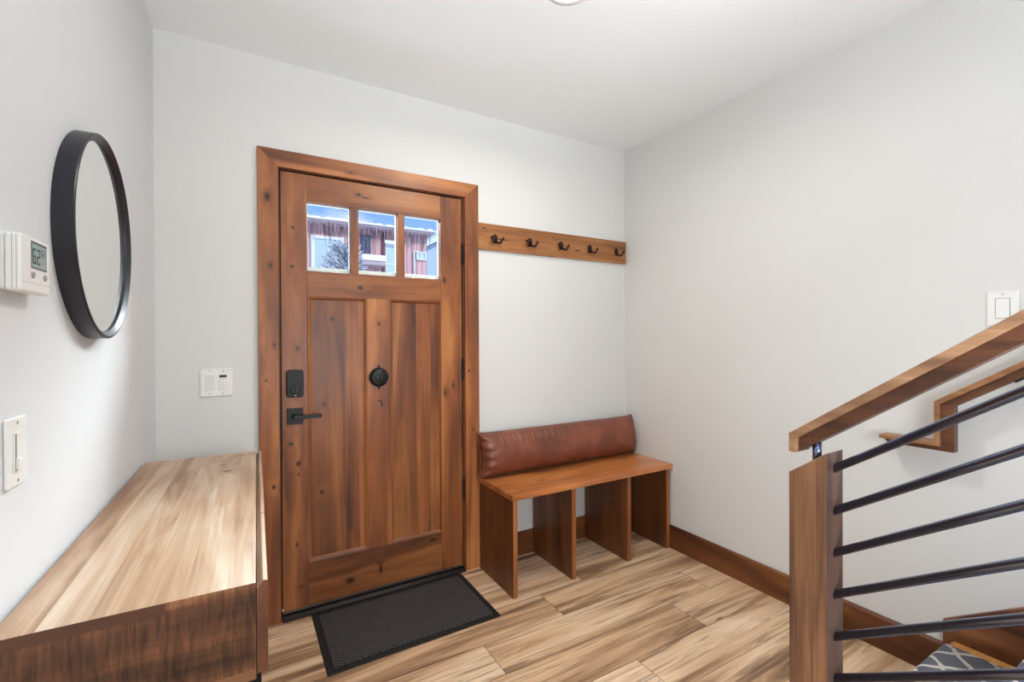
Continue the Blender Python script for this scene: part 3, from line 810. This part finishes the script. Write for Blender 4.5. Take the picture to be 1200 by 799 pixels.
# handrail: T profile, the end returned down
mr = .708; yA, zA = .7044, 1.0239; yE = -1.15
ztop = lambda y: zA + mr*(yA-y)
ct = .0245
cap = [(yE,ztop(yE)),(yA,zA),(yA,.9744),(.6856,.9744),(.6856,ztop(.6856)-ct),(yE,ztop(yE)-ct)]
stem = [(yE,ztop(yE)-ct),(.6856,ztop(.6856)-ct),(.6856,.9765),(yE,.9765+mr*(.6856-yE))]
m = MB(); m.prism(cap, 'x', 1.270, 1.340); hc = relR(m.build('handrail', railw, rl, bevel=.002))
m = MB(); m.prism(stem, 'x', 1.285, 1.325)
st_ = m.build('handrail_web', wood('handrail web shaded wood', 'y', srgb(58,33,21), srgb(82,49,31), srgb(106,66,42), 84, cross=24, along=2, rough=.42), hc); relR(st_)  # web colour darkened for the groove shade under the cap
m = MB(); m.tube([(1.305,.650,.945),(1.305,.650,1.005)], .0105, 16); relR(m.build('rail_post', rodm.mat, rl))
# wall handrail with a stepped return
wr = thing('wall_handrail', 'stepped wooden handrail on right wall behind the black bars', 'handrail', (XR, .66, .9))
def relW(o, b=(XR,.66,.9)):
    o.data.transform(Matrix.Translation((-b[0], -b[1], -b[2]))); return o
mw = .697; yE = -1.15
zt2 = lambda y: 1.047 + mw*(.684-y)
cap = [(yE,zt2(yE)),(.684,1.047),(.684,.9005),(.851,.9005),(.851,.8845),(.667,.8845),(.667,zt2(.667)-.0225),(yE,zt2(yE)-.0225)]
stem = [(yE,zt2(yE)-.0225),(.667,zt2(.667)-.0225),(.667,.8845),(.840,.8845),(.826,.868),(.6315,.868),(.6315,zt2(.6315)-.052),(yE,zt2(yE)-.052)]
railw2 = wood('wall rail wood', 'y', srgb(104,68,42), srgb(142,98,64), srgb(170,124,86), 85, cross=24, along=2, rough=.4)
m = MB(); m.prism(cap, 'x', 2.165, 2.227); wc = relW(m.build('rail_cap', railw2, wr, bevel=.002))
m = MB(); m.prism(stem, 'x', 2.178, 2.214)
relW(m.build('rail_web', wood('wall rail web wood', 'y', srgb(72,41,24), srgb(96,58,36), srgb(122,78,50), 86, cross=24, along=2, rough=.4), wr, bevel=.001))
for yb_ in (.455, -.55):
    zb_ = zt2(yb_)-.052
    m = MB(); m.box(2.180, 2.212, yb_-.028, yb_+.028, zb_-.007+.0, zb_-.0002)
    m.v = [(x, y, z - mw*(y-yb_)) for x, y, z in m.v]
    m.tube([(2.196,yb_,zb_-.006),(2.197,yb_,zb_-.035),(2.21,yb_,zb_-.055),(2.235,yb_,zb_-.062),(2.262,yb_,zb_-.063)], .007, 12)
    m.lathe([(.030,-.0003),(.030,-.004),(.024,-.007)], (XR,yb_,zb_-.063), 'x', 24)
    relW(m.build('rail_bracket', black, wr))

# ------------------------------------------------------------------ recessed ceiling lights
def downlight(x, y, label):
    d_ = thing('ceiling_light', label, 'ceiling light', (x, y, H))
    m = MB(); N = 48
    prof = [(.062,-.0003),(.088,-.0003),(.087,-.004),(.070,-.006),(.062,-.003)]
    vv = [(r*math.cos(2*PI*k/N), r*math.sin(2*PI*k/N), h) for r, h in prof for k in range(N)]
    m.add(vv, [(i*N+k, i*N+(k+1) % N, ((i+1) % 5)*N+(k+1) % N, ((i+1) % 5)*N+k) for i in range(5) for k in range(N)], 0, True)
    m.build('trim_ring', white_p, d_)
    tl = NT('lamp lens'); em = tl.n('ShaderNodeEmission'); em.inputs[0].default_value = (1,.96,.9,1); em.inputs[1].default_value = 6
    tl.l(em.outputs[0], tl.out.inputs[0])
    m = MB(); m.lathe([(.0625,-.0006),(.0625,-.0022)], (0,0,0), 'z', 48, smooth=False); m.build('lens', tl.mat, d_)
    ld = bpy.data.lights.new('downlight lamp', 'AREA'); ld.shape = 'DISK'; ld.size = .12; ld.energy = CAN_W; ld.color = (1,.95,.88); ld.spread = math.radians(165)
    lo = bpy.data.objects.new('downlight_lamp', ld); COL.objects.link(lo); lo.location = (x, y, H-.012)
CAN_W = 13.5
downlight(1.03, 1.345, 'round white recessed light in the ceiling above the entry')

# ------------------------------------------------------------------ outside the door
snow = simple('snow', srgb(236,240,246), .8, 0, .3, .05, 6, .3)
m = MB(); m.box(-14, 30, YB+.16, 60, -.25, -.02)
tag(m.build('ground_outside', snow, fix=True), 'snow-covered ground outside the front door', 'ground', kind='structure')
t = NT('red siding'); co = t.coords()
sp = t.n('ShaderNodeSeparateXYZ'); t.l(co, sp.inputs[0])
st1 = t.math('FRACT', t.math('DIVIDE', sp.outputs[0], .16))
gap = t.ramp(st1, [(.06, (0,0,0,1)), (.14, (1,1,1,1))])
ns = t.noise(t.mapping(co, (7, 1, .5)), 1.0, 4, .6)
nd_ = t.noise(t.mapping(co, (9, 1, .9), (4,0,0)), 1.0, 3, .6)
zf = t.math('MULTIPLY', t.math('SUBTRACT', sp.outputs[2], 3.6), 1.0, clamp=True)
c = t.mix(ns, srgb(172,128,130), srgb(222,186,188))
c = t.mix(t.math('MULTIPLY', t.ramp(t.math('ADD', nd_, t.math('MULTIPLY', zf, .16)), [(.58, (0,0,0,1)), (.70, (1,1,1,1))]), .65), c, srgb(96,66,76))
c = t.mix(t.math('SUBTRACT', 1.0, gap), c, srgb(112,74,78))
t.set(c, .8); siding = t.mat
FY = 14.0
th_ = thing('townhouse', 'weathered red townhouse with snowy roof across the street', 'building', (2, FY, 0))
def relT(o, b=(2,FY,0)):
    o.data.transform(Matrix.Translation((-b[0], -b[1], -b[2]))); return o
m = MB(); m.box(-3, 5.05, FY, FY+6, -.02, 4.57); relT(m.build('facade', siding, th_))
greytrim = simple('grey fascia', srgb(176,160,164), .7, var=.2, scale=4)
m = MB(); m.box(-3.15, 5.2, FY-.30, FY+6.2, 4.545, 4.61); relT(m.build('fascia', greytrim, th_))
m = MB()
rs = random.Random(5); nx_ = 60
for k in range(nx_):
    xa = -3.2+k*8.45/nx_; h_ = .025+.05*rs.random(); m.box(xa, xa+8.45/nx_, FY-.36, FY+6.2, 4.61, 4.61+h_)
relT(m.build('roof_snow', snow, th_))
ice = simple('icicle', srgb(150,130,142), .3)
m = MB()
for k in range(150):
    x = -3+8.1*k/150+rs.uniform(-.02,.02); l_ = rs.uniform(.08,.42)*(1 if rs.random() < .6 else .4)
    m.tube([(x,FY-.29,4.55),(x+.004,FY-.29,4.55-l_*.6),(x,FY-.29,4.55-l_)], [.022,.014,.003], 5, caps=False)
ic = relT(m.build('icicle', ice, th_)); ic['kind'] = 'stuff'
trimw = simple('pale window trim', srgb(214,216,222), .6); dglass = simple('blue-grey window glass', srgb(92,104,130), .15)
pglass = simple('pale blue glass', srgb(176,198,208), .2)
def t_window(x0, x1, z0, z1, nx, nz, gm, tw=.06, frame=trimw):
    m = MB(); m.box(x0-tw,x1+tw,FY-.06,FY+.02,z0-tw,z0); m.box(x0-tw,x1+tw,FY-.06,FY+.02,z1,z1+tw)
    m.box(x0-tw,x0,FY-.06,FY+.02,z0,z1); m.box(x1,x1+tw,FY-.06,FY+.02,z0,z1)
    for k in range(1, nx): x = x0+(x1-x0)*k/nx; m.box(x-.02,x+.02,FY-.05,FY,z0,z1)
    for k in range(1, nz): z = z0+(z1-z0)*k/nz; m.box(x0,x1,FY-.05,FY,z-.02,z+.02)
    w_ = relT(m.build('window', frame, th_))
    m = MB(); m.box(x0,x1,FY-.03,FY-.005,z0,z1); relT(m.build('pane', gm, w_))
    return w_
t_window(1.76, 2.46, 3.15, 4.12, 2, 1, pglass, .09)
t_window(3.07, 3.27, 3.86, 4.33, 2, 4, dglass, .03, simple('dark window grid', srgb(70,76,98), .5))
t_window(3.76, 4.18, 3.0, 4.10, 1, 2, pglass, .05)
t_window(4.74, 4.98, 3.80, 3.97, 2, 1, pglass, .04)
m = MB(); m.tube([(3.685,FY-.06,0),(3.685,FY-.06,4.55)], .05, 10); relT(m.build('downspout', simple('brown downspout', srgb(112,72,80), .6), th_))
m = MB(); m.box(3.70, 4.22, FY-.14, FY-.055, 4.155, 4.25); relT(m.build('window_header', snow, th_))
m = MB(); m.box(2.95, 3.60, FY-.55, FY, 3.42, 3.54); m.box(2.93, 3.62, FY-.58, FY, 3.54, 3.70, 1); relT(m.build('porch_roof', [greytrim, snow], th_))
m = MB(); m.tube([(4.62,FY-.05,3.2),(4.62,FY-.05,4.0),(4.74,FY-.05,4.02)], .03, 8); relT(m.build('conduit', trimw, th_))
# frosted tree in front of the first window
tree = thing('snowy_tree', 'frosted bare tree in front of the townhouse window', 'tree', (2.30, 12.6, -.02))
m = MB(); rs = random.Random(9)
m.tube([(0,0,0),(.02,0,1.2),(-.02,0,2.4),(0,.05,3.1)], [.09,.075,.05,.025], 8)
relb = m.build('trunk', simple('grey bark', srgb(120,116,122), .8), tree)
m = MB()
for k in range(900):
    h_ = rs.uniform(1.5, 3.75); a = rs.uniform(0, 2*PI); reach = (.62*(1-((h_-2.7)/1.3)**2)**.5 if abs(h_-2.7) < 1.25 else .15)*rs.uniform(.3,1)
    p0 = Vector((.15*reach*math.cos(a), .15*reach*math.sin(a), h_-.3*reach)); p1 = Vector((reach*math.cos(a), reach*math.sin(a), h_))
    m.tube([p0, (p0+p1)/2+Vector((0,0,.03)), p1], [.012,.012,.006], 5, caps=False, mi=rs.choice((0,0,1)))
    for q in range(2):
        p2 = p1+Vector((rs.uniform(-.12,.12), rs.uniform(-.12,.12), rs.uniform(-.03,.14))); m.tube([(p0+p1)/2, p2], [.010,.006], 5, caps=False, mi=rs.choice((0,1)))
cr = m.build('crown', [simple('frosted twig', srgb(222,228,236), .7), simple('dark twig', srgb(128,132,146), .8)], tree); cr['kind'] = 'stuff'
# neighbour's snowy roof and hill
m = MB(); 
m.prism([(5.6,0),(13,0),(13,5.2),(9.3,6.6),(5.6,4.6)], 'y', 23, 31)
nb = m.build('neighbour_house', simple('pale blue siding', srgb(168,186,204), .8))
tag(nb, 'pale grey-blue house beyond the red townhouse corner', 'building')
m = MB(); m.prism([(5.2,4.42),(9.3,6.64),(13.4,5.1),(13.4,5.35),(9.3,6.9),(5.2,4.66)], 'y', 22.6, 31.2); m.build('roof', simple('snowy grey roof', srgb(206,218,230), .8, var=.15, scale=3), nb)

# ------------------------------------------------------------------ world: blue winter sky with small clouds
w = bpy.data.worlds.new('World'); scene.world = w; w.use_nodes = True
nt = w.node_tree; nt.nodes.clear()
def N(ty, **kw):
    nd = nt.nodes.new(ty)
    for k, v in kw.items(): setattr(nd, k, v)
    return nd
tc = N('ShaderNodeTexCoord'); mp = N('ShaderNodeMapping'); mp.inputs['Scale'].default_value = (7, 7, 22)
nt.links.new(tc.outputs['Generated'], mp.inputs[0])
cn = N('ShaderNodeTexNoise'); cn.inputs['Scale'].default_value = 1.0; cn.inputs['Detail'].default_value = 6; cn.inputs['Roughness'].default_value = .6
nt.links.new(mp.outputs[0], cn.inputs['Vector'])
sz_ = N('ShaderNodeSeparateXYZ'); nt.links.new(tc.outputs['Generated'], sz_.inputs[0])
gr = N('ShaderNodeValToRGB'); nt.links.new(sz_.outputs[2], gr.inputs[0])
gr.color_ramp.elements[0].position = .05; gr.color_ramp.elements[0].color = (.55,.72,.92,1)
gr.color_ramp.elements[1].position = .30; gr.color_ramp.elements[1].color = (.135,.335,.82,1)
cr_ = N('ShaderNodeValToRGB'); nt.links.new(cn.outputs['Fac'], cr_.inputs[0])
cr_.color_ramp.elements[0].position = .50; cr_.color_ramp.elements[0].color = (0,0,0,1)
cr_.color_ramp.elements[1].position = .66; cr_.color_ramp.elements[1].color = (1,1,1,1)
lowm = N('ShaderNodeMapRange'); nt.links.new(sz_.outputs[2], lowm.inputs[0]); lowm.inputs[1].default_value = .27; lowm.inputs[2].default_value = .21; lowm.inputs[3].default_value = .15; lowm.inputs[4].default_value = 1.0
mu = N('ShaderNodeMath', operation='MULTIPLY'); nt.links.new(cr_.outputs[0], mu.inputs[0]); nt.links.new(lowm.outputs[0], mu.inputs[1])
mxw = N('ShaderNodeMix', data_type='RGBA'); nt.links.new(mu.outputs[0], mxw.inputs[0]); nt.links.new(gr.outputs[0], mxw.inputs[6]); mxw.inputs[7].default_value = (.92,.94,1.0,1)
bg = N('ShaderNodeBackground'); nt.links.new(mxw.outputs[2], bg.inputs[0]); bg.inputs[1].default_value = 1.25
wo = N('ShaderNodeOutputWorld'); nt.links.new(bg.outputs[0], wo.inputs[0])

# ------------------------------------------------------------------ lights
def area(name, loc, target, sx, sy, energy, color=(1,1,1), spread=180):
    ld = bpy.data.lights.new(name, 'AREA'); ld.shape = 'RECTANGLE'; ld.size = sx; ld.size_y = sy; ld.energy = energy; ld.color = color; ld.spread = math.radians(spread)
    o = bpy.data.objects.new(name, ld); COL.objects.link(o); o.location = loc
    o.rotation_euler = (Vector(target)-Vector(loc)).to_track_quat('-Z', 'Z').to_euler()
    return o
area('rear_fill_light', (.42, -1.45, 1.5), (1.15, 1.6, 1.0), 1.3, 1.4, 17, (.90,.96,1))  # added fill lamp floating behind the camera, no window modelled there
area('right_wall_fill_light', (.80, -.55, 1.05), (2.27, 1.0, .45), .8, .7, 21, (.86,.92,1))  # added fill lamp beside the camera, lifts the lower right wall
area('bounce_light', (.75, -.9, 1.15), (.85, .05, 2.55), .8, .8, 29, (.91,.97,1), 100)  # added lamp aimed upward to brighten the ceiling
area('door_glass_light', (1.85, 4.05, 3.05), (.55, 2.38, 1.75), 1.0, .8, 350, (.86,.94,1))
area('sideboard_glare_light', (.45, 4.0, 2.80), (.45, 1.4, 1.0), 1.3, .45, 330, (.86,.94,1))  # added outdoor lamp, out of view above the panes, for glare on the sideboard
sd_ = bpy.data.lights.new('sun', 'SUN'); sd_.energy = 3.2; sd_.angle = math.radians(1.5); sd_.color = (1,.96,.9)
so_ = bpy.data.objects.new('sun', sd_); COL.objects.link(so_); so_.rotation_euler = (math.radians(52), 0, math.radians(24))

# ------------------------------------------------------------------ camera
F, YAWC, PIT, ROL, CH = 543.343, .5270, .0045, -.0048, 1.2801
fw = Vector((math.sin(YAWC)*math.cos(PIT), math.cos(YAWC)*math.cos(PIT), -math.sin(PIT)))
r0 = Vector((math.cos(YAWC), -math.sin(YAWC), 0)); u0 = r0.cross(fw)
r2 = r0*math.cos(ROL)+u0*math.sin(ROL); u2 = -r0*math.sin(ROL)+u0*math.cos(ROL)
cd = bpy.data.cameras.new('camera'); cam = bpy.data.objects.new('camera', cd); COL.objects.link(cam)
cd.sensor_width = 36; cd.sensor_fit = 'HORIZONTAL'; cd.lens = F/1200*36; cd.clip_start = .02; cd.clip_end = 200
R3 = Matrix((r2, u2, -fw)).transposed()
cam.matrix_world = Matrix.Translation((0,0,CH)) @ R3.to_4x4()
scene.camera = cam
scene.view_settings.view_transform = 'Standard'
scene.view_settings.look = 'None'
scene.view_settings.exposure = 0.0
scene.cycles.max_bounces = 10
scene.cycles.diffuse_bounces = 6
scene.cycles.use_denoising = True
scene.cycles.sample_clamp_indirect = 6
